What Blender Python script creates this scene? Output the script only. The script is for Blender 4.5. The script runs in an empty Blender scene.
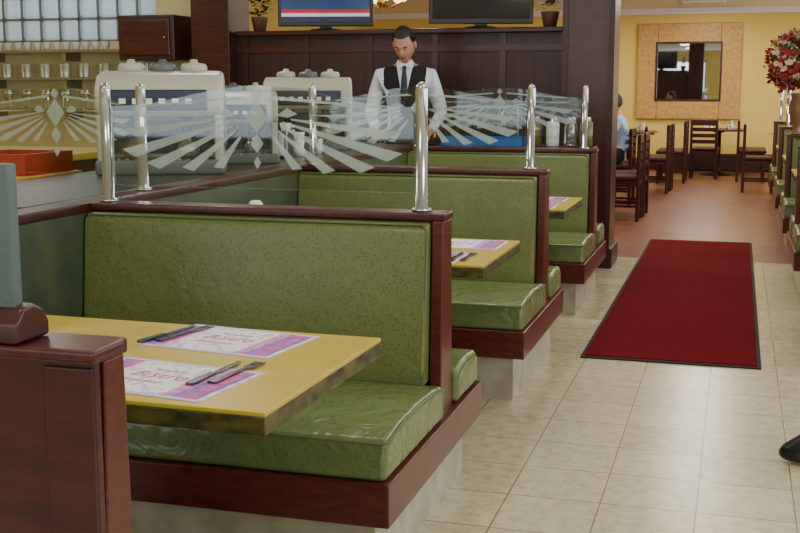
import bpy, bmesh, math, random
from mathutils import Vector, Matrix
from mathutils.bvhtree import BVHTree
random.seed(7)
S=bpy.context.scene
def lin(r,g,b):
    f=lambda c:(c/255/12.92 if c/255<=0.04045 else ((c/255+0.055)/1.055)**2.4)
    return (f(r),f(g),f(b),1)
# ---------------- materials
def mat(name,rgb,rough=0.5,metal=0.0,rgb2=None,scale=8,stretch=(1,1,1),bump=0,bscale=80,btype='noise',spec=0.5,coat=0):
    m=bpy.data.materials.new(name); m.use_nodes=True
    nt=m.node_tree; b=nt.nodes['Principled BSDF']
    b.inputs['Base Color'].default_value=lin(*rgb)
    b.inputs['Roughness'].default_value=rough; b.inputs['Metallic'].default_value=metal
    b.inputs['Specular IOR Level'].default_value=spec
    b.inputs['Coat Weight'].default_value=coat; b.inputs['Coat Roughness'].default_value=0.15
    tc=nt.nodes.new('ShaderNodeTexCoord'); mp=nt.nodes.new('ShaderNodeMapping')
    mp.inputs['Scale'].default_value=stretch
    nt.links.new(tc.outputs['Object'],mp.inputs['Vector'])
    if rgb2:
        n=nt.nodes.new('ShaderNodeTexNoise'); n.inputs['Scale'].default_value=scale; n.inputs['Detail'].default_value=5
        nt.links.new(mp.outputs[0],n.inputs['Vector'])
        r=nt.nodes.new('ShaderNodeValToRGB'); r.color_ramp.elements[0].position=.35; r.color_ramp.elements[1].position=.68
        r.color_ramp.elements[0].color=lin(*rgb); r.color_ramp.elements[1].color=lin(*rgb2)
        nt.links.new(n.outputs['Fac'],r.inputs[0]); nt.links.new(r.outputs[0],b.inputs['Base Color'])
    if bump:
        bp=nt.nodes.new('ShaderNodeBump'); bp.inputs['Strength'].default_value=bump; bp.inputs['Distance'].default_value=0.003
        if btype=='noise':
            t=nt.nodes.new('ShaderNodeTexNoise'); t.inputs['Scale'].default_value=bscale; o=t.outputs['Fac']
        else:
            t=nt.nodes.new('ShaderNodeTexVoronoi'); t.inputs['Scale'].default_value=bscale; o=t.outputs['Distance']
        nt.links.new(tc.outputs['Object'],t.inputs['Vector']); nt.links.new(o,bp.inputs['Height']); nt.links.new(bp.outputs[0],b.inputs['Normal'])
    return m
def emis(name,rgb,s):
    m=bpy.data.materials.new(name); m.use_nodes=True; b=m.node_tree.nodes['Principled BSDF']
    b.inputs['Base Color'].default_value=lin(*rgb); b.inputs['Emission Color'].default_value=lin(*rgb); b.inputs['Emission Strength'].default_value=s
    return m
def vinyl(name,rgb,dot,rough=.38,wr=.25,sc=78):
    m=mat(name,rgb,rough); nt=m.node_tree; b=nt.nodes['Principled BSDF']
    tc=nt.nodes.new('ShaderNodeTexCoord')
    v=nt.nodes.new('ShaderNodeTexVoronoi'); v.inputs['Scale'].default_value=sc; v.inputs['Randomness'].default_value=.8
    r=nt.nodes.new('ShaderNodeValToRGB'); r.color_ramp.elements[0].position=.1; r.color_ramp.elements[1].position=.45
    r.color_ramp.elements[0].color=lin(*dot); r.color_ramp.elements[1].color=lin(*rgb)
    n=nt.nodes.new('ShaderNodeTexNoise'); n.inputs['Scale'].default_value=2.6; n.inputs['Detail'].default_value=6; n.inputs['Distortion'].default_value=.6
    mx=nt.nodes.new('ShaderNodeMix'); mx.data_type='RGBA'; mx.blend_type='MULTIPLY'; mx.inputs[0].default_value=.4
    nt.links.new(tc.outputs['Object'],v.inputs['Vector']); nt.links.new(tc.outputs['Object'],n.inputs['Vector'])
    nt.links.new(v.outputs['Distance'],r.inputs[0]); nt.links.new(r.outputs[0],mx.inputs[6]); nt.links.new(n.outputs['Fac'],mx.inputs[7])
    nt.links.new(mx.outputs[2],b.inputs['Base Color'])
    bp=nt.nodes.new('ShaderNodeBump'); bp.inputs['Strength'].default_value=.4; bp.inputs['Distance'].default_value=.002
    nt.links.new(r.outputs[0],bp.inputs['Height'])
    n2=nt.nodes.new('ShaderNodeTexNoise'); n2.inputs['Scale'].default_value=7; n2.inputs['Detail'].default_value=2; n2.inputs['Distortion'].default_value=1.5
    nt.links.new(tc.outputs['Object'],n2.inputs['Vector'])
    b2=nt.nodes.new('ShaderNodeBump'); b2.inputs['Strength'].default_value=wr; b2.inputs['Distance'].default_value=.03
    nt.links.new(n2.outputs['Fac'],b2.inputs['Height']); nt.links.new(b2.outputs[0],bp.inputs['Normal'])
    nt.links.new(bp.outputs[0],b.inputs['Normal'])
    return m
GREEN=vinyl('green_vinyl',(117,125,70),(92,101,52),.38,.12)
GREENS=vinyl('green_vinyl_seat',(116,129,80),(101,115,67),.26,.38)
PIPING=mat('vinyl_piping',(80,90,48),.35)
TEAL=mat('olive_painted_panel',(54,64,50),.5,rgb2=(74,84,56),scale=6,bump=.2)
WOOD=mat('mahogany',(50,17,13),.3,rgb2=(74,28,20),scale=5,stretch=(1,1,9),spec=.5)
WOODH=mat('mahogany_rail',(62,21,16),.28,rgb2=(84,31,23),scale=5,stretch=(9,9,1))
DWOOD=mat('dark_wood_wall',(42,14,11),.4,rgb2=(64,24,18),scale=4,stretch=(6,6,.6))
REDWOOD=mat('cherry_trim',(96,36,27),.28,rgb2=(70,24,18),scale=9,stretch=(2,2,8))
YEL=mat('yellow_laminate',(190,165,54),.3,rgb2=(198,175,66),scale=14)
YEDGE=mat('worn_table_edge',(38,38,26),.4,rgb2=(96,86,38),scale=20,stretch=(1,1,2))
CHROME=mat('chrome',(190,194,202),.1,1)
STEEL=mat('steel',(150,152,156),.25,1)
CREAMB=mat('marble_base',(160,152,128),.3,rgb2=(190,184,162),scale=9)
YWALL=mat('yellow_wall',(234,206,112),.8,rgb2=(226,198,102),scale=2)
CREAM=mat('cream_wall',(222,206,156),.8,rgb2=(214,198,146),scale=2)
WHITEP=mat('white_paint',(238,236,228),.6)
CEIL=mat('ceiling_paint',(242,236,216),.9)
BLACK=mat('black_plastic',(12,12,14),.3)
BLACKC=mat('black_cloth',(14,14,18),.85)
WHITEC=mat('white_shirt',(214,218,228),.8,bump=.2,bscale=25)
SKIN=mat('skin',(190,134,106),.55)
SKINL=mat('lips',(150,84,72),.5)
HAIR=mat('dark_hair',(20,15,13),.6,bump=.6,bscale=60)
BEIGE=mat('machine_beige',(170,169,154),.35)
GREYP=mat('grey_plastic',(86,92,94),.4)
NAVY=mat('navy_panel',(20,26,50),.25)
BLUEP=mat('blue_plastic',(50,108,180),.35)
BLUESH=mat('blue_shirt',(158,182,214),.8)
DENIM=mat('dark_trousers',(20,20,26),.85)
REDP=mat('red_plastic',(158,26,22),.35)
GOLD=mat('frame_gold_wood',(184,138,72),.45,rgb2=(208,166,96),scale=18,bump=.5,bscale=30)
BRASS=mat('brass',(190,150,80),.25,1)
LEAF=mat('leaf',(32,62,26),.6,rgb2=(60,96,36),scale=20)
ROSE=mat('red_petals',(160,28,32),.6,rgb2=(116,14,24),scale=30)
PINKF=mat('cream_petals',(222,180,160),.6)
WARM=emis('lamp_glow',(255,226,170),3)
PORC=mat('porcelain',(222,221,216),.2)
COUNTER=mat('counter_top',(58,60,54),.3)
def glassm(name,tint,f,rough=.03):
    m=bpy.data.materials.new(name); m.use_nodes=True; nt=m.node_tree; nt.nodes.clear()
    o=nt.nodes.new('ShaderNodeOutputMaterial'); t=nt.nodes.new('ShaderNodeBsdfTransparent'); t.inputs[0].default_value=tint
    g=nt.nodes.new('ShaderNodeBsdfGlossy'); g.inputs['Roughness'].default_value=rough
    x=nt.nodes.new('ShaderNodeMixShader'); x.inputs[0].default_value=f
    nt.links.new(t.outputs[0],x.inputs[1]); nt.links.new(g.outputs[0],x.inputs[2]); nt.links.new(x.outputs[0],o.inputs[0]); return m
GLASS=glassm('clear_glass',(.92,.95,.93,1),.035)
GEDGE=mat('glass_edge',(120,150,130),.15)
DGLASS=glassm('drinkware_glass',(.85,.89,.89,1),.3,.1)
def frost(name,rgb,f):
    m=bpy.data.materials.new(name); m.use_nodes=True; nt=m.node_tree; nt.nodes.clear()
    o=nt.nodes.new('ShaderNodeOutputMaterial'); t=nt.nodes.new('ShaderNodeBsdfTransparent')
    d=nt.nodes.new('ShaderNodeBsdfDiffuse'); d.inputs[0].default_value=lin(*rgb)
    tr=nt.nodes.new('ShaderNodeBsdfTranslucent'); tr.inputs[0].default_value=lin(*rgb)
    a=nt.nodes.new('ShaderNodeMixShader'); a.inputs[0].default_value=.5
    x=nt.nodes.new('ShaderNodeMixShader'); x.inputs[0].default_value=f
    nt.links.new(d.outputs[0],a.inputs[1]); nt.links.new(tr.outputs[0],a.inputs[2])
    nt.links.new(t.outputs[0],x.inputs[1]); nt.links.new(a.outputs[0],x.inputs[2]); nt.links.new(x.outputs[0],o.inputs[0]); return m
ETCH=frost('etched_frost',(206,218,212),.55)
GBLOCK=frost('glass_block',(205,222,232),.7)
def tilemat(name,c1,c2,grout,w,h,off,mort,rough,vein=None,ns=9):
    m=mat(name,c1,rough); nt=m.node_tree; b=nt.nodes['Principled BSDF']
    tc=nt.nodes.new('ShaderNodeTexCoord'); mp=nt.nodes.new('ShaderNodeMapping')
    mp.inputs['Location'].default_value=(.08,.05,0)
    br=nt.nodes.new('ShaderNodeTexBrick'); br.offset=off; br.squash=1
    br.inputs['Scale'].default_value=1; br.inputs['Brick Width'].default_value=w; br.inputs['Row Height'].default_value=h
    br.inputs['Mortar Size'].default_value=mort; br.inputs['Mortar Smooth'].default_value=.3; br.inputs['Bias'].default_value=0
    br.inputs['Color1'].default_value=lin(*c1); br.inputs['Color2'].default_value=lin(*c2); br.inputs['Mortar'].default_value=lin(*grout)
    nt.links.new(tc.outputs['Object'],mp.inputs[0]); nt.links.new(mp.outputs[0],br.inputs['Vector'])
    n=nt.nodes.new('ShaderNodeTexNoise'); n.inputs['Scale'].default_value=ns; n.inputs['Detail'].default_value=8; n.inputs['Roughness'].default_value=.75
    nt.links.new(tc.outputs['Object'],n.inputs['Vector'])
    r=nt.nodes.new('ShaderNodeValToRGB'); r.color_ramp.elements[0].position=.36; r.color_ramp.elements[1].position=.56
    r.color_ramp.elements[0].color=lin(*(vein or (200,190,175))); r.color_ramp.elements[1].color=(1,1,1,1)
    nt.links.new(n.outputs['Fac'],r.inputs[0])
    mx=nt.nodes.new('ShaderNodeMix'); mx.data_type='RGBA'; mx.blend_type='MULTIPLY'; mx.inputs[0].default_value=.7
    nt.links.new(br.outputs['Color'],mx.inputs[6]); nt.links.new(r.outputs[0],mx.inputs[7]); nt.links.new(mx.outputs[2],b.inputs['Base Color'])
    bp=nt.nodes.new('ShaderNodeBump'); bp.inputs['Strength'].default_value=.2; bp.inputs['Distance'].default_value=.002; bp.invert=True
    nt.links.new(br.outputs['Fac'],bp.inputs['Height']); nt.links.new(bp.outputs[0],b.inputs['Normal'])
    return m
FLOORM=tilemat('cream_vinyl_tile',(204,195,163),(194,185,153),(124,112,86),.318,.318,0,.003,.24,(210,201,182),18)
BRICKF=tilemat('brick_floor_tile',(150,92,74),(118,68,54),(112,86,72),.2,.1,.5,.006,.34,(190,170,160),20)
CARPET=mat('red_carpet',(112,8,22),.95,rgb2=(88,5,16),scale=60,bump=.8,bscale=300,spec=.1)
CARPETE=mat('carpet_rubber_edge',(30,14,16),.8)
# ---------------- mesh helpers
def link(o,parent=None):
    S.collection.objects.link(o)
    if parent: o.parent=parent
    return o
def empty(name):
    e=bpy.data.objects.new(name,None); e.empty_display_size=.1; return link(e)
def meshobj(name,verts,faces,m,parent=None,smooth=False,bevel=0,seg=2,mats=None,idx=None):
    me=bpy.data.meshes.new(name); me.from_pydata([tuple(v) for v in verts],[],faces); me.update()
    for x in (mats or [m]): me.materials.append(x)
    if idx:
        for p,i in zip(me.polygons,idx): p.material_index=i
    bm=bmesh.new(); bm.from_mesh(me); bmesh.ops.recalc_face_normals(bm,faces=bm.faces); bm.to_mesh(me); bm.free()
    o=bpy.data.objects.new(name,me); link(o,parent)
    if smooth or bevel:
        for p in me.polygons: p.use_smooth=True
    if bevel:
        b=o.modifiers.new('Bevel','BEVEL'); b.width=bevel; b.segments=seg; b.limit_method='ANGLE'; b.angle_limit=.6
        w=o.modifiers.new('WN','WEIGHTED_NORMAL'); w.keep_sharp=False
    return o
def boxv(x0,x1,y0,y1,z0,z1):
    return [(x0,y0,z0),(x1,y0,z0),(x1,y1,z0),(x0,y1,z0),(x0,y0,z1),(x1,y0,z1),(x1,y1,z1),(x0,y1,z1)]
BF=[(0,3,2,1),(4,5,6,7),(0,1,5,4),(1,2,6,5),(2,3,7,6),(3,0,4,7)]
def box(name,x0,x1,y0,y1,z0,z1,m,parent=None,bevel=0,seg=2):
    return meshobj(name,boxv(x0,x1,y0,y1,z0,z1),BF,m,parent,bevel=bevel,seg=seg)
def boxes(name,lst,m,parent=None,bevel=0):
    V=[];F=[]
    for b in lst:
        k=len(V); V+=boxv(*b); F+=[tuple(i+k for i in f) for f in BF]
    return meshobj(name,V,F,m,parent,bevel=bevel)
def prismx(name,prof,x0,x1,m,parent=None,bevel=0,seg=3):
    n=len(prof); V=[(x0,y,z) for y,z in prof]+[(x1,y,z) for y,z in prof]
    F=[tuple(range(n)),tuple(range(2*n-1,n-1,-1))]+[(i,(i+1)%n,n+(i+1)%n,n+i) for i in range(n)]
    return meshobj(name,V,F,m,parent,bevel=bevel,seg=seg)
def lathe(name,prof,m,loc=(0,0,0),parent=None,n=20,mats=None,idx=None):
    V=[];F=[];I=[]
    for r,z in prof:
        for k in range(n):
            a=2*math.pi*k/n; V.append((loc[0]+r*math.cos(a),loc[1]+r*math.sin(a),loc[2]+z))
    for j in range(len(prof)-1):
        for k in range(n):
            F.append((j*n+k,j*n+(k+1)%n,(j+1)*n+(k+1)%n,(j+1)*n+k)); I.append(idx[j] if idx else 0)
    F.append(tuple(range(n-1,-1,-1))); F.append(tuple(range((len(prof)-1)*n,len(prof)*n))); I+=[I[0],I[-1]]
    return meshobj(name,V,F,m,parent,smooth=True,mats=mats,idx=I)
def tube(name,pts,r,m,parent=None):
    cu=bpy.data.curves.new(name,'CURVE'); cu.dimensions='3D'; cu.bevel_depth=r; cu.bevel_resolution=3
    sp=cu.splines.new('POLY'); sp.points.add(len(pts)-1)
    for p,q in zip(sp.points,pts): p.co=(*q,1)
    cu.materials.append(m); o=bpy.data.objects.new(name,cu); return link(o,parent)
# ---------------- camera
f=1140.0; th=math.radians(16.42); ph=math.radians(8.87)
cam=bpy.data.cameras.new('camera'); cam.sensor_width=36; cam.lens=f/800*36; cam.clip_end=100
co=bpy.data.objects.new('camera',cam); link(co)
Fw=Vector((-math.sin(th)*math.cos(ph),math.cos(th)*math.cos(ph),-math.sin(ph)))
co.location=(0,0,1.4); co.rotation_euler=Fw.to_track_quat('-Z','Y').to_euler(); S.camera=co
# ---------------- room
XL,XR,YB,YN,H=-6.8,3.0,20.4,-2.4,2.75
box('floor',XL,XR,YN,9.62,-.1,0,FLOORM)
box('floor_brick',XL,XR,9.62,YB,-.1,0,BRICKF)
box('ceiling',XL,XR,YN,YB,H,H+.1,CEIL)
box('wall_back',XL,XR,YB,YB+.15,0,H,YWALL)
box('wall_left',XL-.15,XL,YN,YB,0,H,YWALL)
def winwall(name,axis,c0,c1,a0,a1,wins,z0,z1,m):
    L=[]
    def add(p,q,u,v):
        if axis=='x': L.append((c0,c1,p,q,u,v))
        else: L.append((p,q,c0,c1,u,v))
    add(a0,a1,0,z0); add(a0,a1,z1,H); cur=a0
    for (p,q) in wins: add(cur,p,z0,z1); cur=q
    add(cur,a1,z0,z1)
    boxes(name,L,m)
wr=[(-1.6,.8),(1.4,3.8),(4.4,6.8),(7.4,9.8),(10.6,13),(13.6,16),(16.6,19)]
winwall('wall_right','x',XR,XR+.15,YN,YB,wr,.95,2.4,YWALL)
wf=[(-6,-4),(-3.4,-1.2),(-.6,2.4)]
winwall('wall_front','y',YN-.15,YN,XL,XR,wf,.9,2.4,YWALL)
for i,(p,q) in enumerate(wr):
    boxes('window_%d'%(i+1),[(XR+.02,XR+.1,p,q,.95,1.0),(XR+.02,XR+.1,p,q,2.35,2.4),(XR+.02,XR+.1,p,p+.05,1.0,2.35),(XR+.02,XR+.1,q-.05,q,1.0,2.35),(XR+.03,XR+.09,(p+q)/2-.025,(p+q)/2+.025,1.0,2.35)],WOOD)
for i,(p,q) in enumerate(wf):
    boxes('window_%d'%(i+8),[(p,q,YN-.1,YN-.02,.9,.95),(p,q,YN-.1,YN-.02,2.35,2.4),(p,p+.05,YN-.1,YN-.02,.95,2.35),(q-.05,q,YN-.1,YN-.02,.95,2.35)],WOOD)
box('baseboard_back',XL,XR,YB-.03,YB,0,.14,WOOD)
box('baseboard_right',XR-.03,XR,YN,YB-.03,0,.12,WOOD)
box('trim_1',XL,XR,YB-.1,YB,H-.1,H,WHITEP)
box('trim_2',-.92,XR,14.6,15.1,2.64,H,WHITEP)
e=empty('red_carpet_runner')
box('carpet_pile',-.725,.145,5.91,10.78,.004,.014,CARPET,e,bevel=.003)
box('carpet_edge',-.745,.165,5.88,10.81,0.0005,.008,CARPETE,e)
# ---------------- booth benches
CAPZ=1.0
def bench(Y0,xa,xw,near=True,far=True):
    """double booth bench; xa = aisle end, xw = wall end"""
    s=1 if xa>xw else -1
    e=empty('booth_bench')
    lo=lambda a,b:(min(a,b),max(a,b))
    x0,x1=lo(xw,xa-s*.04)
    box('back_core',x0,x1,Y0-.03,Y0+.03,.3,.97,WOOD,e)
    cx0,cx1=lo(xw,xa+s*.004)
    box('cap_rail',cx0,cx1,Y0-.05,Y0+.062,.974,CAPZ,WOODH,e,bevel=.005)
    b0,b1=lo(xa-s*.04,xa+s*.0)
    yn=Y0-.085 if near else Y0-.035; yf=Y0+.075 if far else Y0+.035
    prismx('end_board',[(yn+.03,.975),(Y0+.055,.975),(yf,.31),(yn,.31)],b0,b1,REDWOOD,e,bevel=.005)
    cu0,cu1=lo(xw+s*.0,xa-s*.045)
    if near:
        prismx('back_cushion',[(Y0-.03,.44),(Y0-.03,.968),(Y0-.062,.968),(Y0-.083,.945),(Y0-.105,.75),(Y0-.135,.5),(Y0-.13,.44)],cu0,cu1,GREEN,e,bevel=.009)
        tube('back_piping',[(cu0+.004,Y0-.13,.46),(cu0+.004,Y0-.082,.945),(cu0+.02,Y0-.074,.962),(cu1-.02,Y0-.074,.962),(cu1-.004,Y0-.082,.945),(cu1-.004,Y0-.13,.46)],.004,PIPING,e)
        a0,a1=lo(xw+s*.02,xa+s*.018)
        prismx('seat_cushion',[(Y0-.1,.33),(Y0-.1,.44),(Y0-.22,.458),(Y0-.42,.466),(Y0-.6,.462),(Y0-.735,.446),(Y0-.752,.33)],a0,a1,GREENS,e,bevel=.02,seg=4)
        xx=xa+s*.016
        tube('seat_piping',[(xw+s*.03,Y0-.744,.44),(xx-s*.014,Y0-.744,.44),(xx,Y0-.732,.44),(xx,Y0-.58,.456),(xx,Y0-.4,.458),(xx,Y0-.22,.45),(xx,Y0-.11,.434)],.0045,PIPING,e)
    if far:
        prismx('back_cushion_far',[(Y0+.03,.44),(Y0+.03,.968),(Y0+.06,.968),(Y0+.08,.93),(Y0+.11,.5),(Y0+.11,.44)],cu0,cu1,GREEN,e,bevel=.012)
        a0,a1=lo(xw+s*.02,xa+s*.018)
        prismx('seat_cushion_far',[(Y0+.085,.33),(Y0+.085,.45),(Y0+.2,.465),(Y0+.36,.46),(Y0+.4,.44),(Y0+.41,.33)],a0,a1,GREENS,e,bevel=.022,seg=4)
    ys=Y0-.765 if near else Y0-.035; ye=Y0+.42 if far else Y0+.04
    a0,a1=lo(xw,xa+s*.03)
    box('skirt_rail',a0,a1,ys,ye,.205,.33,REDWOOD,e,bevel=.005)
    a0,a1=lo(xw,xa-s*.03)
    box('tiled_base',a0,a1,ys+.06,ye-.06,0,.205,CREAMB,e)
    return e
XA=-.9; XW=-2.2
LY=[3.61,5.67,7.74]
for y in LY: bench(y,XA,XW)
RX=.42; RW=1.75
RY=[6.55,8.65,10.72,12.8,14.9]
for y in RY: bench(y,RX,RW)
e=bench(1.56,XA-.045,XW,near=False)
e.name='booth_bench_wood_back'
box('wood_face_panel',XW,XA-.035,1.505,1.525,0,.985,WOOD,e,bevel=.004)
box('face_top_rail',XW,XA-.025,1.49,1.585,.985,1.005,WOODH,e,bevel=.006)
box('face_stile',XA-.12,XA-.035,1.497,1.505,.02,.975,WOOD,e,bevel=.003)
e=empty('divider_screen_panel')
box('screen_panel',-1.6,-1.078,1.515,1.54,1.045,1.285,mat('grey_teal_laminate',(78,92,88),.4,bump=.3),e,bevel=.003)
box('white_edge_strip',-1.6,-1.135,1.485,1.512,1.0,1.24,PORC,e,bevel=.003)
prismx('wood_foot',[(1.49,1.006),(1.58,1.006),(1.58,1.03),(1.565,1.052),(1.54,1.064),(1.51,1.06),(1.492,1.04)],-1.6,-1.058,WOOD,e,bevel=.006)
# ---------------- side partition
e=empty('low_partition_wall')
box('panel',-2.3,-2.205,2.6,7.98,0,.965,TEAL,e)
box('rail',-2.315,-2.2,2.6,7.98,.965,1.0,WOOD,e,bevel=.006)
e=empty('low_partition_wall')
box('panel',1.78,1.88,5.7,15.4,0,.97,TEAL,e)
box('rail',1.765,1.895,5.7,15.4,.97,1.0,WOOD,e)
# ---------------- tables
def booth_table(xa,xw,yc,rot=0,w=.74):
    s=1 if xa>xw else -1
    e=empty('booth_table')
    x0,x1=min(xa,xw),max(xa,xw)
    box('top_laminate',x0,x1,yc-w/2,yc+w/2,.74,.75,YEL,e,bevel=.002)
    box('edge_band',x0,x1,yc-w/2-.001,yc+w/2+.001,.70,.74,YEDGE,e,bevel=.003)
    cx=(x0+x1)/2-s*.12
    lathe('pedestal',[(.24,.0),(.24,.02),(.06,.05),(.04,.08),(.04,.66),(.12,.68),(.12,.70)],BLACK,(cx,yc,0),e)
    if rot:
        p=Vector((xa,yc+w/2,0)); e.matrix_world=Matrix.Translation(p)@Matrix.Rotation(rot,4,'Z')@Matrix.Translation(-p)
    return e
booth_table(-.88,-2.18,2.44,math.radians(-1.2))
booth_table(-.885,-2.18,4.47)
booth_table(-.885,-2.18,6.53)
for y in (7.45,9.5,11.6,13.7): booth_table(.43,1.74,y)
def placemat(cx,cy,rot,z=.7505):
    e=empty('paper_placemat'); e.location=(cx,cy,z); e.rotation_euler=(0,0,rot)
    w,d=.39,.275
    meshobj('sheet',boxv(-w/2,w/2,-d/2,d/2,0,.0012),BF,PM,e)
    for t,sz,ox,oy,mm in (('Bistro',.062,-.085,-.005,PMT),('RESTAURANT',.017,-.075,-.045,PMT),('Kitchen & Grill',.014,-.05,.055,PMT2)):
        c=bpy.data.curves.new('lettering','FONT'); c.body=t; c.size=sz; c.extrude=.0002; c.shear=.25
        c.materials.append(mm); o=bpy.data.objects.new('lettering',c); link(o,e); o.location=(ox,oy,.0016)
    return e
def pm_mat():
    m=mat('placemat_print',(235,225,232),.6); nt=m.node_tree; b=nt.nodes['Principled BSDF']
    tc=nt.nodes.new('ShaderNodeTexCoord'); sx=nt.nodes.new('ShaderNodeSeparateXYZ'); nt.links.new(tc.outputs['Generated'],sx.inputs[0])
    r=nt.nodes.new('ShaderNodeValToRGB'); cr=r.color_ramp; cr.interpolation='CONSTANT'
    stops=[(0,(232,230,240)),(.03,(140,118,200)),(.1,(206,110,176)),(.17,(232,214,236)),(.24,(238,234,242)),(.72,(216,150,200)),(.8,(150,110,196)),(.87,(210,100,160)),(.93,(120,110,196)),(.965,(232,230,240))]
    cr.elements[0].position=0; cr.elements[0].color=lin(*stops[0][1]); cr.elements[1].position=stops[1][0]; cr.elements[1].color=lin(*stops[1][1])
    for p,c in stops[2:]:
        el=cr.elements.new(p); el.color=lin(*c)
    nt.links.new(sx.outputs[0],r.inputs[0])
    n=nt.nodes.new('ShaderNodeTexNoise'); n.inputs['Scale'].default_value=40
    nt.links.new(tc.outputs['Object'],n.inputs['Vector'])
    r2=nt.nodes.new('ShaderNodeValToRGB'); r2.color_ramp.interpolation='CONSTANT'
    r2.color_ramp.elements[0].color=lin(206,160,206); r2.color_ramp.elements[1].color=(1,1,1,1); r2.color_ramp.elements[1].position=.46
    nt.links.new(n.outputs['Fac'],r2.inputs[0])
    mx=nt.nodes.new('ShaderNodeMix'); mx.data_type='RGBA'; mx.blend_type='MULTIPLY'; mx.inputs[0].default_value=.55
    nt.links.new(r.outputs[0],mx.inputs[6]); nt.links.new(r2.outputs[0],mx.inputs[7])
    ry=nt.nodes.new('ShaderNodeValToRGB'); ry.color_ramp.interpolation='CONSTANT'
    ry.color_ramp.elements[0].color=(1,1,1,1); ry.color_ramp.elements[1].color=(0,0,0,1); ry.color_ramp.elements[1].position=.06
    q=ry.color_ramp.elements.new(.94); q.color=(1,1,1,1)
    nt.links.new(sx.outputs[1],ry.inputs[0])
    m2=nt.nodes.new('ShaderNodeMix'); m2.data_type='RGBA'; m2.inputs[7].default_value=lin(200,188,226)
    nt.links.new(ry.outputs[0],m2.inputs[0]); nt.links.new(mx.outputs[2],m2.inputs[6]); nt.links.new(m2.outputs[2],b.inputs['Base Color'])
    return m
PM=pm_mat(); PMT=mat('print_pink',(206,80,130),.6); PMT2=mat('print_purple',(110,80,170),.6)
def flat(name,pts,z,th,m,e):
    n=len(pts); V=[(x,y,z) for x,y in pts]+[(x,y,z+th) for x,y in pts]
    F=[tuple(range(n-1,-1,-1)),tuple(range(n,2*n))]+[(i,(i+1)%n,n+(i+1)%n,n+i) for i in range(n)]
    return meshobj(name,V,F,m,e)
CUT=mat('cutlery_steel',(112,114,120),.22,1)
def knife(x,y,rot,z):
    e=empty('table_knife'); e.location=(x,y,z); e.rotation_euler=(0,0,rot); e.scale=(1.25,1.05,1.1)
    flat('handle',[(-.008,-.11),(.008,-.11),(.0095,-.09),(.006,-.01),(-.006,-.01),(-.0095,-.09)],0,.006,CUT,e)
    flat('blade',[(-.006,-.01),(.006,-.01),(.009,.02),(.009,.08),(.004,.11),(-.004,.108),(-.006,.06)],.001,.002,CUT,e)
def fork(x,y,rot,z):
    e=empty('table_fork'); e.location=(x,y,z); e.rotation_euler=(0,0,rot); e.scale=(1.25,1.08,1.1)
    flat('handle',[(-.009,-.1),(.009,-.1),(.009,-.08),(.004,.02),(.004,.035),(-.004,.035),(-.004,.02),(-.009,-.08)],0.001,.004,CUT,e)
    flat('head',[(-.003,.03),(.003,.03),(.011,.045),(.012,.06),(-.012,.06),(-.011,.045)],.001,.003,CUT,e)
    for i in range(4):
        x0=-.012+i*.00645
        flat('tine_%d'%(i+1),[(x0,.06),(x0+.0045,.06),(x0+.0035,.096),(x0+.001,.096)],.001,.0025,CUT,e)
T1=.7505
placemat(-1.25,2.665,math.radians(-8)); placemat(-1.235,2.262,math.radians(-8))
knife(-1.13,2.33,math.radians(-4),T1+.0015); fork(-1.083,2.35,math.radians(-8),T1+.0015)
knife(-1.435,2.68,math.radians(-10),T1+.0015); fork(-1.392,2.70,math.radians(-14),T1+.0015)
placemat(-1.12,4.66,0); placemat(-1.2,4.26,0)
knife(-1.03,4.28,.05,T1+.0015); fork(-.985,4.29,0,T1+.0015)
placemat(-1.15,6.73,0); placemat(-1.15,6.33,0)
lathe('sugar_dispenser',[(.03,0),(.035,.01),(.035,.11),(.03,.125),(.032,.13),(.032,.165),(.02,.18),(.0,.182)],PORC,(-1.95,4.45,.751),n=24,mats=[DGLASS,PORC],idx=[0,0,0,1,1,1,1])
lathe('salt_shaker',[(.018,0),(.02,.01),(.015,.06),(.017,.065),(.014,.08),(0,.085)],PORC,(-2.02,6.5,.751),mats=[PORC,STEEL],idx=[0,0,1,1,1])
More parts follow.
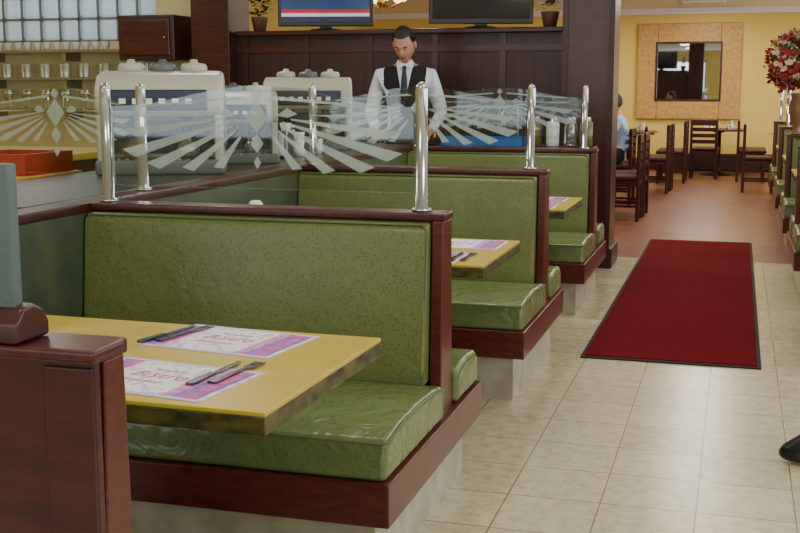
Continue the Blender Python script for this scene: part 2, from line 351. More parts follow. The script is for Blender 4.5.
# ---------------- etched glass partitions
def glass_panel(p0,p1,posts=(True,True),zb=CAPZ,name='etched_glass_partition',art=True):
    e=empty(name); p0=Vector((p0[0],p0[1],0)); p1=Vector((p1[0],p1[1],0)); d=(p1-p0); L=d.length; d.normalize(); nn=Vector((d.y,-d.x,0))
    if nn.y>0 or (abs(nn.y)<.01 and nn.x<0): nn=-nn
    P=lambda s,z,o=0: p0+d*s+nn*o+Vector((0,0,z))
    for k,(pp,t) in enumerate(zip((p0,p1),posts)):
        if t:
            lathe('chrome_post_%d'%(k+1),[(.033,0),(.033,.01),(.02,.014),(.02,.398),(.018,.41),(.011,.419),(0,.422)],CHROME,(pp.x,pp.y,zb),e,n=24)
            boxes('glass_clamp_%d'%(k+1),[(pp.x-.014,pp.x+.014,pp.y-.014,pp.y+.014,zb+.09,zb+.12)],STEEL,e)
    N=24; a,b=.026,L-.026
    top=[(a+(b-a)*i/N, zb+.34+.07*math.sin(math.pi*i/N)**2.2) for i in range(N+1)]
    poly=[(a,zb+.06),(b,zb+.06)]+top[::-1]
    n=len(poly); V=[P(s,z,-.004) for s,z in poly]+[P(s,z,.004) for s,z in poly]
    F=[tuple(range(n)),tuple(range(2*n-1,n-1,-1))]+[(i,(i+1)%n,n+(i+1)%n,n+i) for i in range(n)]
    meshobj('glass_sheet',V,F,None,e,mats=[GLASS,GEDGE],idx=[0,0]+[1]*n)
    if art:
        V=[];F=[];c=L/2; zc=zb+.315; k=min(1,L/1.2)
        def poly2(pts):
            i=len(V); V.extend([P(s,z,.0055) for s,z in pts]); F.append(tuple(range(i,i+len(pts))))
        for sg in (-1,1):
            for ang,ln,r0,hw in ((1,.50,.2,.7),(8,.53,.13,1.9),(16,.55,.1,2.3),(25,.47,.1,2.6),(36.5,.35,.1,3.1),(52,.255,.1,3.9)):
                q=[]
                for rr,aa in ((r0*k,ang-hw*.6),(ln*k,ang-hw),(ln*k*.92,ang+hw),(r0*k,ang+hw*.6)):
                    t=math.radians(aa); q.append((c+sg*rr*math.cos(t),zc-(rr*math.sin(t)) ))
                poly2(q)
            poly2([(c+sg*.035,zc+.05),(c+sg*.06*k,zc+.06),(c+sg*.46*k,zc+.026),(c+sg*.46*k,zc+.02)])
            poly2([(c+sg*.075*k,zc-.005),(c+sg*.115*k,zc+.02),(c+sg*.155*k,zc-.0),(c+sg*.115*k,zc-.012)])
        for (dz,w,h) in ((-.01,.042,.055),(.066,.02,.022),(-.1,.024,.034),(-.165,.014,.022)):
            poly2([(c-w,zc+dz),(c,zc+dz+h),(c+w,zc+dz),(c,zc+dz-h)])
        meshobj('etched_starburst',V,F,ETCH,e)
    return e
for y in LY: glass_panel((-2.15,y),(-.99,y))
glass_panel((-3.12+.1,4.05),(-2.255-.1+.1,4.05),(False,True))
for y in RY:
    glass_panel((.95 if y==10.72 else .5,y),(1.68,y))
# ---------------- service counter w/ machines
e=empty('service_counter')
box('body',-3.0,-2.36,3.4,7.95,0,.96,DWOOD,e)
box('countertop',-3.04,-2.33,3.36,8.0,.96,1.0,COUNTER,e,bevel=.006)
e=empty('back_service_counter')
box('body',-4.1,-1.42,8.72,9.04,0,.94,DWOOD,e)
box('countertop',-4.12,-1.4,8.68,9.05,.94,.975,STEEL,e,bevel=.004)
def coffee_machine(cx,cy,rot,sc=1):
    e=empty('coffee_machine'); 
    box('base_tray',-.3,.3,-.28,.24,0,.07,GREYP,e,bevel=.015)
    boxes('drip_grille',[(-.24+i*.04,-.225+i*.04,-.26,-.1,.07,.076) for i in range(12)],STEEL,e)
    prismx('rear_body',[(-.08,.06),(.23,.06),(.23,.4),(.18,.44),(-.08,.44)],-.29,.29,BEIGE,e,bevel=.02)
    prismx('brew_head',[(-.25,.27),(-.27,.31),(-.25,.41),(-.16,.465),(.02,.485),(.19,.46),(.2,.27)],-.295,.295,BEIGE,e,bevel=.03,seg=4)
    box('control_panel',-.22,.22,-.282,-.255,.3,.395,NAVY,e,bevel=.006)
    boxes('buttons',[(-.18+i*.06,-.15+i*.06,-.288,-.28,.33,.355) for i in range(6)],WHITEP,e)
    box('recess_panel',-.24,.24,-.09,-.082,.09,.25,NAVY,e)
    boxes('front_pillars',[(-.29,-.25,-.26,-.08,.06,.28),(.25,.29,-.26,-.08,.06,.28)],BEIGE,e,bevel=.01)
    box('side_panel',.286,.3,-.06,.19,.12,.37,GREYP,e,bevel=.005)
    boxes('side_vents',[(.298,.304,-.03,.16,.16+i*.022,.17+i*.022) for i in range(8)],BLACK,e)
    for i,x in enumerate((-.15,0.0,.15)):
        lathe('hopper_lid_%d'%(i+1),[(.065,.47),(.065,.505),(.055,.52),(.02,.525),(.018,.54),(0,.542)],[BEIGE,GREYP][i%2],(x,.05,0),e)
    for i,x in enumerate((-.12,.12)):
        lathe('spout_%d'%(i+1),[(.012,.18),(.02,.2),(.03,.27)],BLACK,(x,-.17,0),e,n=12)
        lathe('carafe_%d'%(i+1),[(.05,.078),(.065,.1),(.06,.14),(.04,.165),(.042,.175)],DGLASS,(x,-.17,0),e,n=16)
    e.location=(cx,cy,1.0); e.rotation_euler=(0,0,rot); e.scale=(sc,sc,sc)
coffee_machine(-2.69,5.05,math.radians(24),1.0)
coffee_machine(-2.66,5.8,math.radians(24),.8)
coffee_machine(-2.76,7.2,math.radians(20),.98)
def cup(x,y,z,name='stacked_cups',m=PORC,k=3):
    pr=[]
    for i in range(k): pr+=[(.026,i*.05),(.036,i*.05+.045)]
    lathe(name,pr,m,(x,y,z),n=16)
cup(-2.5,6.36,1.0); cup(-2.62,6.45,1.0,k=4); cup(-2.48,6.62,1.0,k=2)
e=empty('napkin_dispenser'); box('case',-2.62,-2.48,6.12,6.22,1.0,1.16,STEEL,e,bevel=.01); box('napkins',-2.6,-2.5,6.105,6.12,1.02,1.14,PORC,e)
def microwave(x0,x1,y,z):
    e=empty('countertop_oven')
    box('case',x0,x1,y,y+.3,z+.02,z+.3,STEEL,e,bevel=.008)
    box('door_glass',x0+.02,x1-.12,y-.008,y,z+.05,z+.27,BLACK,e)
    box('control_strip',x1-.1,x1-.02,y-.006,y,z+.05,z+.27,GREYP,e)
    tube('handle',[(x1-.125,y-.03,z+.07),(x1-.125,y-.03,z+.25)],.007,CHROME,e)
    boxes('feet',[(x0+.02,x0+.05,y+.03,y+.27,z,z+.02),(x1-.05,x1-.02,y+.03,y+.27,z,z+.02)],BLACK,e)
microwave(-2.12,-1.62,8.72,.975)
e=empty('blue_crate'); 
boxes('sides',[(-2.1,-1.5,8.19,8.21,1.0,1.05),(-2.1,-1.5,8.38,8.4,1.0,1.05),(-2.1,-2.08,8.21,8.38,1.0,1.05),(-1.52,-1.5,8.21,8.38,1.0,1.05),(-2.1,-1.5,8.19,8.4,.986,1.0)],BLUEP,e)
e=empty('plate_stack')
for i in range(8): lathe('plate_%d'%(i+1),[(.06,0),(.07,.003),(.12,.014),(.118,.017),(.05,.006)],PORC,(-3.0,8.87,.977+i*.012),e,n=24)
e=empty('side_stand'); box('body',-2.12,-1.0,8.18,8.42,0,.95,TEAL,e); box('top',-2.14,-.98,8.17,8.44,.95,.985,WOOD,e,bevel=.005)
OL=mat('olive_jar',(104,96,36),.3)
for i,x in enumerate((-1.42,-1.29,-1.16,-1.05)):
    lathe('condiment_jar',[(.04,0),(.048,.01),(.048,.14+.03*(i%2)),(.035,.18),(.036,.21),(0,.215)],DGLASS,(x,8.3,.985),n=16,mats=[[OL,PORC,DGLASS,OL][i],STEEL],idx=[0,0,0,1,1])
# ---------------- wood half wall + columns
e=empty('wood_half_wall')
box('panel',-4.15,-1.33,9.15,9.27,0,1.84,DWOOD,e)
box('ledge',-4.13,-1.35,9.06,9.34,1.84,1.88,WOOD,e,bevel=.008)
boxes('battens',[(-4.1+i*.56,-4.05+i*.56,9.135,9.15,1.0,1.84) for i in range(5)]+[(-4.15,-1.33,9.13,9.15,1.7,1.75)],WOOD,e)
e=empty('wood_column'); box('shaft',-1.33,-.94,8.98,9.42,0,H,WOOD,e,bevel=.006); box('plinth',-1.36,-.91,8.95,9.45,0,.16,DWOOD,e,bevel=.01)
boxes('corner_trim',[(-1.335,-1.29,8.968,8.98,.16,H),(-.98,-.935,8.968,8.98,.16,H)],DWOOD,e)
e=empty('wood_column'); box('shaft',-4.5,-4.15,8.98,9.42,0,H,WOOD,e,bevel=.006); box('plinth',-4.53,-4.12,8.95,9.45,0,.16,DWOOD,e,bevel=.01)
boxes('wall_bar',[(XL,-4.5,9.3,9.42,0,1.82),(XL,-4.5,9.3,9.42,2.62,H),(-5.0,-4.5,9.3,9.42,1.82,2.62)],CREAM)
bl=[]
for i in range(9):
    for j in range(4):
        x=-6.78+i*.198; z=1.83+j*.198
        bl.append((x+.008,x+.188,9.31,9.4,z+.008,z+.188))
e=empty('glass_block_window'); boxes('blocks',bl,GBLOCK,e,bevel=.03)
g=[]
GR=mat('block_grout',(120,124,120),.8)
for i in range(10): g.append((-6.78+i*.198-.01,-6.78+i*.198+.008,9.32,9.39,1.82,2.62))
for j in range(5): g.append((-6.79,-5.0,9.32,9.39,1.83+j*.198-.01,1.83+j*.198+.008))
boxes('grout',g,GR,e)
def many(name,prof,locs,m,n=10,parent=None):
    V=[];F=[]
    for L in locs:
        k=len(V)
        for r,z in prof:
            for a in range(n):
                t=2*math.pi*a/n; V.append((L[0]+r*math.cos(t),L[1]+r*math.sin(t),L[2]+z))
        for j in range(len(prof)-1):
            for a in range(n): F.append((k+j*n+a,k+j*n+(a+1)%n,k+(j+1)*n+(a+1)%n,k+(j+1)*n+a))
        F.append(tuple(k+a for a in range(n)))
    return meshobj(name,V,F,m,parent,smooth=True)
def shelf(z,x0,x1,items):
    e=empty('bar_shelf'); box('board',x0,x1,9.0,9.3,z-.025,z,STEEL,e,bevel=.004)
    boxes('brackets',[(x0+.1+i*.8,x0+.13+i*.8,9.05,9.3,z-.1,z-.025) for i in range(3)],STEEL,e)
    for nm,pr,lo,m in items: many(nm,pr,lo,m,parent=e)
shelf(1.5,-6.7,-4.75,[('glassware',[(.03,0),(.03,.002),(.036,.12)],[(-6.6+i*.1,9.1+.09*(i%2),1.5) for i in range(18)],DGLASS)])
shelf(1.74,-6.7,-5.2,[('cups',[(.025,0),(.04,.07)],[(-6.6+i*.1,9.12,1.74) for i in range(13)],PORC)])
shelf(1.22,-6.7,-4.75,[('stemware',[(.03,0),(.005,.01),(.005,.07),(.03,.1),(.035,.14),(.03,.17)],[(-6.6+i*.1,9.1+.09*(i%2),1.22) for i in range(18)],DGLASS)])
e=empty('bar_counter'); box('body',-6.4,-3.6,5.6,6.2,0,1.0,DWOOD,e); box('top',-6.45,-3.55,5.55,6.25,1.0,1.04,YEL,e,bevel=.006)
e=empty('wall_cabinet'); box('case',-5.15,-4.62,8.9,9.3,1.64,2.02,DWOOD,e,bevel=.01); box('door_panel',-5.11,-4.66,8.885,8.9,1.68,1.98,WOOD,e,bevel=.008)
lathe('knob',[(.012,0),(.015,.012),(0,.02)],BRASS,(-4.7,8.88,1.82),e,n=10)
e=empty('red_crate'); boxes('sides',[(-3.5,-3.14,4.55,4.57,1.02,1.1),(-3.5,-3.14,4.93,4.95,1.02,1.1),(-3.5,-3.48,4.57,4.93,1.02,1.1),(-3.16,-3.14,4.57,4.93,1.02,1.1),(-3.5,-3.14,4.55,4.95,1.0,1.02)],REDP,e)
e=empty('side_table'); box('top',-3.9,-3.12,3.3,5.0,.96,1.0,YEL,e,bevel=.005); boxes('legs',[(-3.88,-3.83,3.33,3.38,0,.96),(-3.2,-3.15,3.33,3.38,0,.96),(-3.88,-3.83,4.9,4.95,0,.96),(-3.2,-3.15,4.9,4.95,0,.96)],BLACK,e)
# ---------------- TVs
def tvmat():
    m=bpy.data.materials.new('tv_picture'); m.use_nodes=True; nt=m.node_tree; b=nt.nodes['Principled BSDF']; b.inputs['Base Color'].default_value=(.01,.01,.01,1); b.inputs['Roughness'].default_value=.15
    tc=nt.nodes.new('ShaderNodeTexCoord'); sx=nt.nodes.new('ShaderNodeSeparateXYZ'); nt.links.new(tc.outputs['Generated'],sx.inputs[0])
    r=nt.nodes.new('ShaderNodeValToRGB'); r.color_ramp.interpolation='CONSTANT'; el=r.color_ramp.elements
    el[0].color=lin(16,24,60); el[1].position=.1; el[1].color=lin(215,215,225)
    x=el.new(.17); x.color=lin(200,24,34)
    x=el.new(.25); x.color=lin(24,60,110)
    nt.links.new(sx.outputs[2],r.inputs[0])
    n=nt.nodes.new('ShaderNodeTexNoise'); n.inputs['Scale'].default_value=9; nt.links.new(tc.outputs['Object'],n.inputs['Vector'])
    mx=nt.nodes.new('ShaderNodeMix'); mx.data_type='RGBA'; mx.blend_type='OVERLAY'; mx.inputs[0].default_value=.6
    nt.links.new(r.outputs[0],mx.inputs[6]); nt.links.new(n.outputs['Color'],mx.inputs[7]); nt.links.new(mx.outputs[2],b.inputs['Emission Color']); b.inputs['Emission Strength'].default_value=.9
    return m
TVP=tvmat()
def tv(cx,cy,rot,scr,w=.8,h=.46):
    e=empty('television')
    box('bezel',-w/2,w/2,-.03,.03,.035,.035+h,BLACK,e,bevel=.008)
    box('screen',-w/2+.03,w/2-.03,-.034,-.029,.075,.005+h,scr,e)
    box('rear_housing',-w/3,w/3,.03,.08,.1,h-.03,BLACK,e,bevel=.02)
    box('neck',-.05,.05,-.01,.03,.012,.06,BLACK,e); 
    lathe('stand_base',[(.13,0),(.13,.01),(.05,.018),(.03,.025)],BLACK,(0,0,0),e,n=28)
    e.location=(cx,cy,1.881); e.rotation_euler=(0,0,rot)
tv(-3.36,9.2,math.radians(14),TVP,.8)
tv(-2.03,9.2,math.radians(14),mat('tv_off_screen',(8,9,12),.08),.84)
TERRA=mat('terracotta_pot',(100,68,48),.6)
def plant(x,y,z,h=.35,n=60,sp=.16):
    e=empty('potted_plant'); lathe('pot',[(.05,0),(.07,.1),(.075,.12),(.06,.12),(.0,.1)],TERRA,(x,y,z),e)
    V=[];F=[]
    for i in range(n):
        a=random.uniform(0,6.28); r=random.uniform(.01,sp); zz=z+.14+random.uniform(0,h)*(1-r/sp*.5)
        c=Vector((x+r*math.cos(a),y+r*math.sin(a),zz)); d=Vector((math.cos(a),math.sin(a),random.uniform(-.5,.6))).normalized(); s=d.cross(Vector((0,0,1))).normalized()*.02
        k=len(V); V+=[c-d*.03,c+s,c+d*.04,c-s]; F.append((k,k+1,k+2,k+3))
    meshobj('foliage',V,F,LEAF,e)
plant(-3.96,9.2,1.882,.3,110,.12); plant(-1.47,9.2,1.882,.3,70,.08)
# ---------------- far room
e=empty('framed_wall_mirror')
X0,X1,Z0,Z1=-1.72,0.0,.88,2.5; t=.34
boxes('frame',[(X0,X0+t,YB-.07,YB-.005,Z0,Z1),(X1-t,X1,YB-.07,YB-.005,Z0,Z1),(X0+t,X1-t,YB-.07,YB-.005,Z0,Z0+t),(X0+t,X1-t,YB-.07,YB-.005,Z1-t,Z1)],GOLD,e,bevel=.015)
boxes('inner_lip',[(X0+t-.03,X0+t,YB-.085,YB-.06,Z0+t-.03,Z1-t+.03),(X1-t,X1-t+.03,YB-.085,YB-.06,Z0+t-.03,Z1-t+.03),(X0+t,X1-t,YB-.085,YB-.06,Z0+t-.03,Z0+t),(X0+t,X1-t,YB-.085,YB-.06,Z1-t,Z1-t+.03)],WOOD,e)
box('mirror_glass',X0+t,X1-t,YB-.03,YB-.01,Z0+t,Z1-t,mat('mirror_silver',(180,182,185),.02,1),e)
CSEAT=mat('chair_seat_vinyl',(52,18,14),.4)
def dining_chair(x,y,rot):
    e=empty('dining_chair')
    boxes('back_posts',[(-.21,-.17,.17,.21,0,.9),(.17,.21,.17,.21,0,.9)],WOOD,e,bevel=.006)
    boxes('front_legs',[(-.21,-.17,-.21,-.17,0,.44),(.17,.21,-.21,-.17,0,.44)],WOOD,e,bevel=.006)
    boxes('ladder_slats',[(-.17,.17,.178,.2,.55+i*.095,.61+i*.095) for i in range(3)]+[(-.21,.21,.172,.208,.83,.92)],WOOD,e,bevel=.004)
    boxes('stretchers',[(-.17,.17,-.2,-.18,.2,.225),(-.2,-.18,-.17,.17,.15,.175),(.18,.2,-.17,.17,.15,.175),(-.2,.2,-.2,.2,.385,.435)],WOOD,e)
    box('seat_pad',-.215,.215,-.225,.17,.437,.485,CSEAT,e,bevel=.015)
    e.location=(x,y,0); e.rotation_euler=(0,0,rot)
def dining_table(x,y,m=WOODH):
    e=empty('dining_table'); box('top',x-.4,x+.4,y-.45,y+.45,.72,.75,m,e,bevel=.006)
    lathe('pedestal',[(.28,0),(.28,.02),(.05,.06),(.04,.1),(.04,.68),(.15,.72)],BLACK,(x,y,0),e)
    many('glassware',[(.03,0),(.035,.12)],[(x+.15,y-.2,.75),(x-.12,y+.2,.75)],DGLASS,parent=e)
    many('folded_napkins',[(.05,0),(.03,.05),(.004,.14)],[(x+.2,y+.15,.75),(x-.2,y-.25,.75)],WHITEC,n=6,parent=e)
for a in ((-1.85,12.7),(-2.02,14.35),(-1.75,16.1),(-1.6,17.9),(.85,18.5,YEL),(-.3,19.5),(.95,16.5,YEL)): dining_table(*a)
for x,y,r in ((-1.18,12.45,-1.57),(-1.16,12.98,-1.6),(-1.08,15.85,-1.57),(-1.06,16.36,-1.57),(.2,18.25,1.57),(.2,18.78,1.57),(-.94,17.65,-1.57),(-.94,18.18,-1.57),(.75,17.7,3.14),(-.5,18.7,3.1),(.28,16.4,1.57),(-2.52,12.6,1.57),(-2.7,14.4,1.57),(-2.42,16.0,1.57),(-1.32,15.0,-1.5)):
    dining_chair(x,y,r)
e=empty('baseboard_heater'); box('case',-1.3,.9,YB-.12,YB-.031,.03,.3,mat('heater_brown',(64,34,26),.5),e,bevel=.01); boxes('fins',[(-1.25,.85,YB-.13,YB-.12,.08+i*.05,.1+i*.05) for i in range(4)],DWOOD,e)
def pendant(x,y,z,r=.16):
    e=empty('pendant_lamp')
    tube('cord',[(x,y,z+.1),(x,y,H)],.006,BLACK,e)
    lathe('shade',[(r,-.1),(r*.9,-.06),(r*.45,.03),(.03,.07),(.02,.11)],BRASS,(x,y,z),e,n=24)
    lathe('bulb',[(0,-.13),(.035,-.115),(.05,-.08),(.035,-.04),(.015,-.01)],WARM,(x,y,z),e,n=16)
pendant(-5.45,11.2,2.05,.2); pendant(1.0,17.3,2.08,.24); pendant(-3.2,13,2.4,.25)
e=empty('chandelier'); cx,cy,cz=-3.75,12,2.32
tube('stem',[(cx,cy,cz),(cx,cy,H)],.012,BRASS,e); lathe('hub',[(.0,-.06),(.05,-.02),(.03,.05),(0,.08)],BRASS,(cx,cy,cz),e)
for i in range(6):
    a=i*math.pi/3; tube('arm_%d'%(i+1),[(cx,cy,cz-.02),(cx+.12*math.cos(a),cy+.12*math.sin(a),cz-.06),(cx+.25*math.cos(a),cy+.25*math.sin(a),cz)],.008,BRASS,e)
    lathe('shade_%d'%(i+1),[(.02,0),(.05,.03),(.055,.08),(.04,.1)],WARM,(cx+.25*math.cos(a),cy+.25*math.sin(a),cz),e,n=12)
# flower arrangement on right divider
e=empty('flower_arrangement'); fx,fy=.5,10.72
lathe('vase',[(.05,0),(.05,.01),(.03,.04),(.06,.12),(.085,.22),(.06,.32),(.08,.36)],mat('vase_ceramic',(130,96,66),.3),(fx,fy,1.001),e)
V=[];F=[];I=[]
for i in range(520):
    while True:
        q=Vector((random.uniform(-1,1),random.uniform(-1,1),random.uniform(-.8,1)))
        if .3<q.length<1: break
    c=Vector((fx+q.x*.29,fy+q.y*.25,1.62+q.z*.29)); mi=random.choice([0,0,0,0,1,2,2,2])
    for p in range(6 if mi<2 else 2):
        a=p*1.05+random.random(); d=Vector((math.cos(a),math.sin(a)*.6,math.sin(a)*.7)).normalized(); s=d.cross(q.normalized()).normalized()
        L=.042 if mi<2 else .06; k=len(V); V+=[c,c+d*L*.6+s*L*.4,c+d*L+q*.015,c+d*L*.6-s*L*.4]; F.append((k,k+1,k+2,k+3)); I.append(mi)
meshobj('blooms',V,F,None,e,mats=[ROSE,PINKF,LEAF],idx=I)
# ---------------- people
def skinned(name,pts,edges,roots,sub=2,parent=None,m=SKIN):
    me=bpy.data.meshes.new(name); me.from_pydata([p[:3] for p in pts],edges,[]); me.update()
    o=bpy.data.objects.new(name+'_rig',me); link(o)
    o.modifiers.new('Skin','SKIN')
    for v,p in zip(me.skin_vertices[0].data,pts): v.radius=(p[3],p[3]); v.use_root=False
    for r in roots: me.skin_vertices[0].data[r].use_root=True
    s=o.modifiers.new('Sub','SUBSURF'); s.levels=sub; s.render_levels=sub
    bpy.context.view_layer.update()
    dg=bpy.context.evaluated_depsgraph_get(); nm=bpy.data.meshes.new_from_object(o.evaluated_get(dg))
    bpy.data.objects.remove(o); nm.name=name
    for p in nm.polygons: p.use_smooth=True
    nm.materials.clear(); nm.materials.append(m)
    return link(bpy.data.objects.new(name,nm),parent)
def head(parent,loc,tilt,hair=HAIR,yaw=0):
    bm=bmesh.new(); bmesh.ops.create_uvsphere(bm,u_segments=48,v_segments=40,radius=1)
    for v in bm.verts:
        x,y,z=v.co
        X=x*.078; Y=y*.097; Z=z*.128
        if z<0:
            k=-z; X*=1-.3*k**1.5
            if y>0: Y*=1-.35*k
        if y<0: X*=.94
        nx=math.exp(-(X/.012)**2); nz=math.exp(-((Z+.022)/.018)**2) if Z<-.022 else math.exp(-((Z+.022)/.04)**2)
        if y<-.2: Y-=.028*nx*nz
        for sx in (-1,1):
            if y<0: Y+=.012*math.exp(-(((X-sx*.032)/.016)**2+((Z-.008)/.012)**2))
        if y<0:
            Y-=.008*math.exp(-((Z-.032)/.01)**2)*math.exp(-(X/.045)**2)
            Y-=.006*math.exp(-((Z+.066)/.007)**2)*math.exp(-(X/.022)**2)
            Y-=.009*math.exp(-((Z+.102)/.016)**2)*math.exp(-(X/.025)**2)
        v.co=(X,Y,Z)
    me=bpy.data.meshes.new('head'); bm.to_mesh(me); bm.free()
    me.materials.append(SKIN); me.materials.append(hair); me.materials.append(SKINL)
    for p in me.polygons:
        c=p.center; p.use_smooth=True
        if c.y<-.03 and c.z>.082: p.material_index=1
        elif c.y>=-.03 and c.z>(.02 if c.y<.02 else -.055): p.material_index=1
        elif abs(c.z+.066)<.005 and abs(c.x)<.02 and c.y<-.05: p.material_index=2
    parts=[link(bpy.data.objects.new('head',me),parent)]
    bm=bmesh.new(); bmesh.ops.create_uvsphere(bm,u_segments=32,v_segments=24,radius=1)
    for v in bm.verts:
        x,y,z=v.co; v.co=(x*.083,y*.101+.004,z*.13+.008)
    bmesh.ops.delete(bm,geom=[v for v in bm.verts if (v.co.z<.08 and v.co.y<-.03) or v.co.z<(.015 if v.co.y<.03 else -.055)],context='VERTS')
    me=bpy.data.meshes.new('hair'); bm.to_mesh(me); bm.free(); me.materials.append(hair)
    for p in me.polygons: p.use_smooth=True
    parts.append(link(bpy.data.objects.new('hair',me),parent))
    for sx in (-1,1):
        for nm,c,r,mm in (('ear',(sx*.079,.005,-.005),(.009,.019,.031),SKIN),('eye',(sx*.031,-.080,.006),(.012,.009,.006),PORC),('pupil',(sx*.031,-.0875,.004),(.005,.003,.005),BLACK),('eyelid',(sx*.031,-.081,.010),(.014,.0105,.006),SKIN),('eyebrow',(sx*.032,-.097,.031),(.017,.005,.0035),hair)):
            bm=bmesh.new(); bmesh.ops.create_uvsphere(bm,u_segments=14,v_segments=10,radius=1)
            for v in bm.verts: v.co=(v.co.x*r[0]+c[0],v.co.y*r[1]+c[1],v.co.z*r[2]+c[2])
            me=bpy.data.meshes.new(nm); bm.to_mesh(me); bm.free(); me.materials.append(mm)
            for p in me.polygons: p.use_smooth=True
            parts.append(link(bpy.data.objects.new(nm,me),parent))
    M=Matrix.Translation(loc)@Matrix.Rotation(yaw,4,'Z')@Matrix.Rotation(tilt,4,'X')
    for q in parts: q.matrix_local=M
def hand(parent,wrist,fdir,up,side,m=SKIN):
    fd=Vector(fdir).normalized(); u=Vector(up).normalized(); sd=fd.cross(u).normalized()*side; w=Vector(wrist)
    P=[];E=[];R=[]
    def chain(pp):
        k=len(P); P.extend(pp); E.extend([(k+i,k+i+1) for i in range(len(pp)-1)]); R.append(k)
    def q(a,b,c,r): 
        p=w+fd*a+sd*b+u*c; return (p.x,p.y,p.z,r)
    chain([q(-.02,0,0,.026),q(.03,.0,0,.027),q(.07,.0,0,.024)])
    chain([q(.02,.018,0,.018),q(.075,.022,0,.016)]); chain([q(.02,-.018,0,.018),q(.072,-.022,0,.015)])
    for b,L in ((.032,.07),(.011,.08),(-.011,.074),(-.031,.058)):
        chain([q(.06,b*.9,0,.0105),q(.088,b,.002,.010),q(.088+L*.45,b*1.1,-.008,.009),q(.088+L*.8,b*1.1,-.026,.008),q(.088+L*.95,b*1.1,-.038,.007)])
    chain([q(.015,.02,0,.014),q(.035,.045,-.005,.012),q(.065,.06,-.014,.010),q(.088,.062,-.022,.009)])
    return skinned('hand',P,E,R,2,parent,m)
def shoe(parent,loc,rot,m=BLACK):
    bm=bmesh.new(); bmesh.ops.create_uvsphere(bm,u_segments=32,v_segments=22,radius=1)
    for v in bm.verts:
        x,y,z=v.co
        Y=y*.155-.055; X=x*(.052 if y>0 else .058)
        top=.075+.075*max(0,min(1,(y+.75)/1.1))
        Z=z*top if z>0 else z*.05
        Z=max(Z,-.022)+.037
        v.co=(X,Y,Z)
    me=bpy.data.meshes.new('shoe'); bm.to_mesh(me); bm.free(); me.materials.append(m)
    for p in me.polygons: p.use_smooth=True
    o=link(bpy.data.objects.new('shoe',me),parent); o.matrix_local=Matrix.Translation(loc)@Matrix.Rotation(rot,4,'Z')
    pts=[]
    for i in range(28):
        a=i*2*math.pi/28; pts.append((math.cos(a)*(.058 if math.sin(a)<0 else .052),math.sin(a)*.16-.055))
    s=flat('shoe_sole',pts,0,.02,DENIM,parent); s.matrix_local=o.matrix_local.copy()
    lac=boxes('laces',[(-.022,.022,-.11+i*.022,-.104+i*.022,.128+i*.009,.134+i*.01) for i in range(4)],DENIM,parent); lac.matrix_local=o.matrix_local.copy()
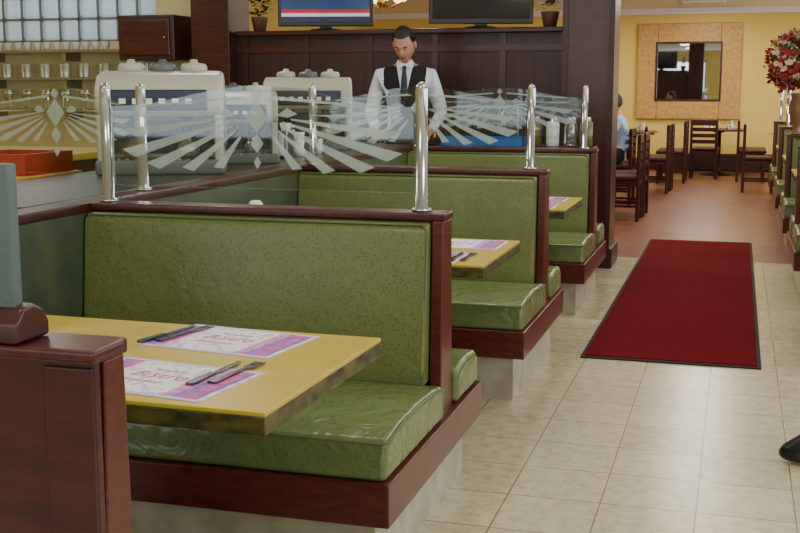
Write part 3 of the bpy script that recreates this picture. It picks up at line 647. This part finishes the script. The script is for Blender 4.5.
def person(name,J,loc,rot,scale=1,top=WHITEC,vest=None,legs=DENIM,headtilt=0,headyaw=0,palm=(0,0,1)):
    e=empty(name)
    order=['pelvis','waist','chest','upchest','neck','neck2','shL','elL','wrL','shR','elR','wrR','hipL','knL','anL','hipR','knR','anR']
    rad=dict(pelvis=.135,waist=.13,chest=.15,upchest=.12,neck=.062,neck2=.054,sh=.07,el=.05,wr=.034,hip=.098,kn=.062,an=.045)
    pts=[(*J[k],rad.get(k) or rad[k[:-1]]) for k in order]
    ix={k:i for i,k in enumerate(order)}
    ed=[('pelvis','waist'),('waist','chest'),('chest','upchest'),('upchest','neck'),('neck','neck2'),('upchest','shL'),('shL','elL'),('elL','wrL'),('upchest','shR'),('shR','elR'),('elR','wrR'),('pelvis','hipL'),('hipL','knL'),('knL','anL'),('pelvis','hipR'),('hipR','knR'),('knR','anR')]
    o=skinned('body',pts,[(ix[a],ix[b]) for a,b in ed],[0],3,e)
    me=o.data; me.materials.clear()
    for x in (top,vest or top,legs,SKIN): me.materials.append(x)
    for v in me.vertices:
        if v.co.z>J['pelvis'][2] and abs(v.co.x)<.2: 
            c=J['chest'][1]; v.co.y=c+(v.co.y-c)*.84 if abs(v.co.y-c)<.16 else v.co.y
    def segd(p,a,b):
        a=Vector(a);b=Vector(b);t=max(0,min(1,(p-a).dot(b-a)/(b-a).length_squared)); return (p-a-(b-a)*t).length
    for p in me.polygons:
        c=p.center; best=min(ed,key=lambda s:segd(c,J[s[0]],J[s[1]])-.02*(s[0]=='chest'))
        k=best[1]
        if k in('neck2',): mi=3
        elif k[:2] in('el','wr'): mi=0
        elif k[:2] in('kn','an') or k[:3]=='hip': mi=2
        else:
            mi=1
            if vest and k[:2]=='sh' and abs(c.x)>.15: mi=0
            if vest and c.z>J['neck'][2]+.0: mi=0
        p.material_index=mi
    n=J['neck']
    for sg in (-1,1):
        V=[(n[0]+sg*.003,n[1]-.062,n[2]-.004),(n[0]+sg*.045,n[1]-.066,n[2]-.03),(n[0]+sg*.064,n[1]-.02,n[2]+.012),(n[0]+sg*.052,n[1]-.02,n[2]+.038),(n[0]+sg*.028,n[1]-.058,n[2]+.02)]
        meshobj('collar_wing',V+[(a,b-.006,c) for a,b,c in V],[(0,1,2,3,4),(5,6,7,8,9)]+[(i,(i+1)%5,5+(i+1)%5,5+i) for i in range(5)],top,e)
    if vest:
        bv=BVHTree.FromPolygons([v.co for v in me.vertices],[tuple(p.vertices) for p in me.polygons])
        def drape(nm,rows,off,cols,m):
            V=[]
            for dz,w in rows:
                z=n[2]+dz
                for i in range(cols):
                    x=-w+2*w*i/(cols-1)
                    h=bv.ray_cast(Vector((x,-1,z)),Vector((0,1,0)))[0]; V.append((x,(h.y if h else n[1]-.05)-off,z))
            R=len(rows); F=[(r*cols+i,r*cols+i+1,(r+1)*cols+i+1,(r+1)*cols+i) for r in range(R-1) for i in range(cols-1)]
            o=meshobj(nm,V,F,m,e,smooth=True); s=o.modifiers.new('Solid','SOLIDIFY'); s.thickness=.004; s.offset=1
        drape('shirt_front',[(.01-.028*i,.058*(1-i/10)**.9+.002) for i in range(11)],.006,9,top)
        drape('necktie',[(-.004,.016),(-.03,.012),(-.035,.013),(-.09,.02),(-.15,.024),(-.2,.026),(-.24,.024),(-.262,.004)],.013,3,mat('navy_tie',(24,26,44),.5))
    n2=Vector(J['neck2']); head(e,n2+Vector((0,-.018-.05*math.sin(headtilt),.1-.02*math.sin(headtilt))),headtilt,yaw=headyaw)
    for s,sg in (('L',1),('R',-1)):
        w=Vector(J['wr'+s]); el=Vector(J['el'+s]); d=(w-el).normalized()
        hd=Vector((d.x,d.y,d.z*.3)) if abs(d.z)<.8 else d
        hand(e,w+d*.02,hd,palm if abs(d.z)<.8 else (sg,0,0),(-sg if abs(d.z)<.8 else 1))
        a=Vector(J['an'+s]); shoe(e,(a.x,a.y,max(a.z-.09,0)),0)
    e.location=loc; e.rotation_euler=(0,0,rot); e.scale=(scale,)*3
    return e
stand=dict(pelvis=(0,.02,.96),waist=(0,.01,1.1),chest=(0,-.01,1.27),upchest=(0,-.03,1.40),neck=(0,-.045,1.5),neck2=(0,-.065,1.555),
 shL=(.18,-.02,1.42),elL=(.26,.02,1.16),wrL=(.2,-.2,1.04),shR=(-.18,-.02,1.42),elR=(-.26,.02,1.16),wrR=(-.2,-.2,1.04),
 hipL=(.09,.01,.9),knL=(.1,0,.5),anL=(.1,.04,.09),hipR=(-.09,.01,.9),knR=(-.1,0,.5),anR=(-.1,.04,.09))
person('waiter',stand,(-2.44,8.44,0),math.radians(10),1.05,WHITEC,BLACKC,DENIM,math.radians(32),math.radians(-10))
st2=dict(stand); st2.update(elL=(.24,.03,1.12),wrL=(.25,-.02,.87),elR=(-.24,.03,1.12),wrR=(-.25,-.02,.87),anL=(.1,-.14,.09),knL=(.1,-.1,.5),anR=(-.1,.2,.09),knR=(-.1,.04,.5))
person('standing_customer',st2,(.55,4.5,0),math.radians(-90),1,BLACKC,None,DENIM)
sit=dict(pelvis=(0,.05,.56),waist=(0,.05,.68),chest=(0,.03,.85),upchest=(0,.01,.98),neck=(0,0,1.07),neck2=(0,-.02,1.13),
 shL=(.18,.02,1.0),elL=(.24,-.06,.80),wrL=(.15,-.28,.82),shR=(-.18,.02,1.0),elR=(-.24,-.06,.80),wrR=(-.15,-.28,.82),
 hipL=(.1,0,.56),knL=(.12,-.4,.52),anL=(.12,-.4,.09),hipR=(-.1,0,.56),knR=(-.12,-.4,.52),anR=(-.12,-.4,.09))
dining_chair(-1.42,14.25,math.radians(-92))
person('seated_diner',sit,(-1.42,14.25,-.0),math.radians(-92),1,BLUESH,None,DENIM,.2)
# ---------------- lights
def area(name,loc,rot,sx,sy,p,col):
    l=bpy.data.lights.new(name,'AREA'); l.shape='RECTANGLE'; l.size=sx; l.size_y=sy; l.energy=p; l.color=col
    o=bpy.data.objects.new(name,l); link(o); o.location=loc; o.rotation_euler=rot
for i,(p,q) in enumerate(wr):
    area('window_daylight_%d'%i,(XR+.3,(p+q)/2,1.7),(0,math.radians(90),0),1.4,2.3,56,(.78,.88,1))
for i,(p,q) in enumerate(wf):
    area('front_daylight_%d'%i,((p+q)/2,YN-.3,1.65),(math.radians(90),0,0),q-p,1.4,38,(.82,.91,1))
area('block_daylight',(-5.9,9.75,2.2),(math.radians(-90),0,0),1.8,.8,16,(.85,.93,1))
def ceil_fill(x,y,p=38,col=(1,.88,.68)):  # added fill: invented ceiling fixtures, each with an area lamp to light the room
    e=empty('added_ceiling_fill'); boxes('housing',[(x-.32,x+.32,y-.32,y+.32,H-.03,H-.002)],WHITEP,e)
    area('added_fill_lamp',(x,y,H-.04),(0,0,0),.55,.55,p,col)
for x,y in ((-1.5,1.5),(-1.5,4.6),(-1.5,7.2),(.3,3),(.0,6),(0,8.6),(-3.6,4),(-3.6,7.3),(-5.4,7.8),(-2.8,10.8),(-.3,11.5),(-.3,14),(-2.8,14.5),(-.3,17),(-.6,19),(-2.8,18.5),(1.9,12.5),(1.9,17)):
    ceil_fill(x,y,17 if y<9.5 else 34,(1,.96,.86) if y<9.5 else (1,.9,.72))
W=bpy.data.worlds.new('sky'); S.world=W; W.use_nodes=True
nt=W.node_tree; bg=nt.nodes['Background']; bg.inputs[0].default_value=(.72,.84,1,1); bg.inputs[1].default_value=1.0
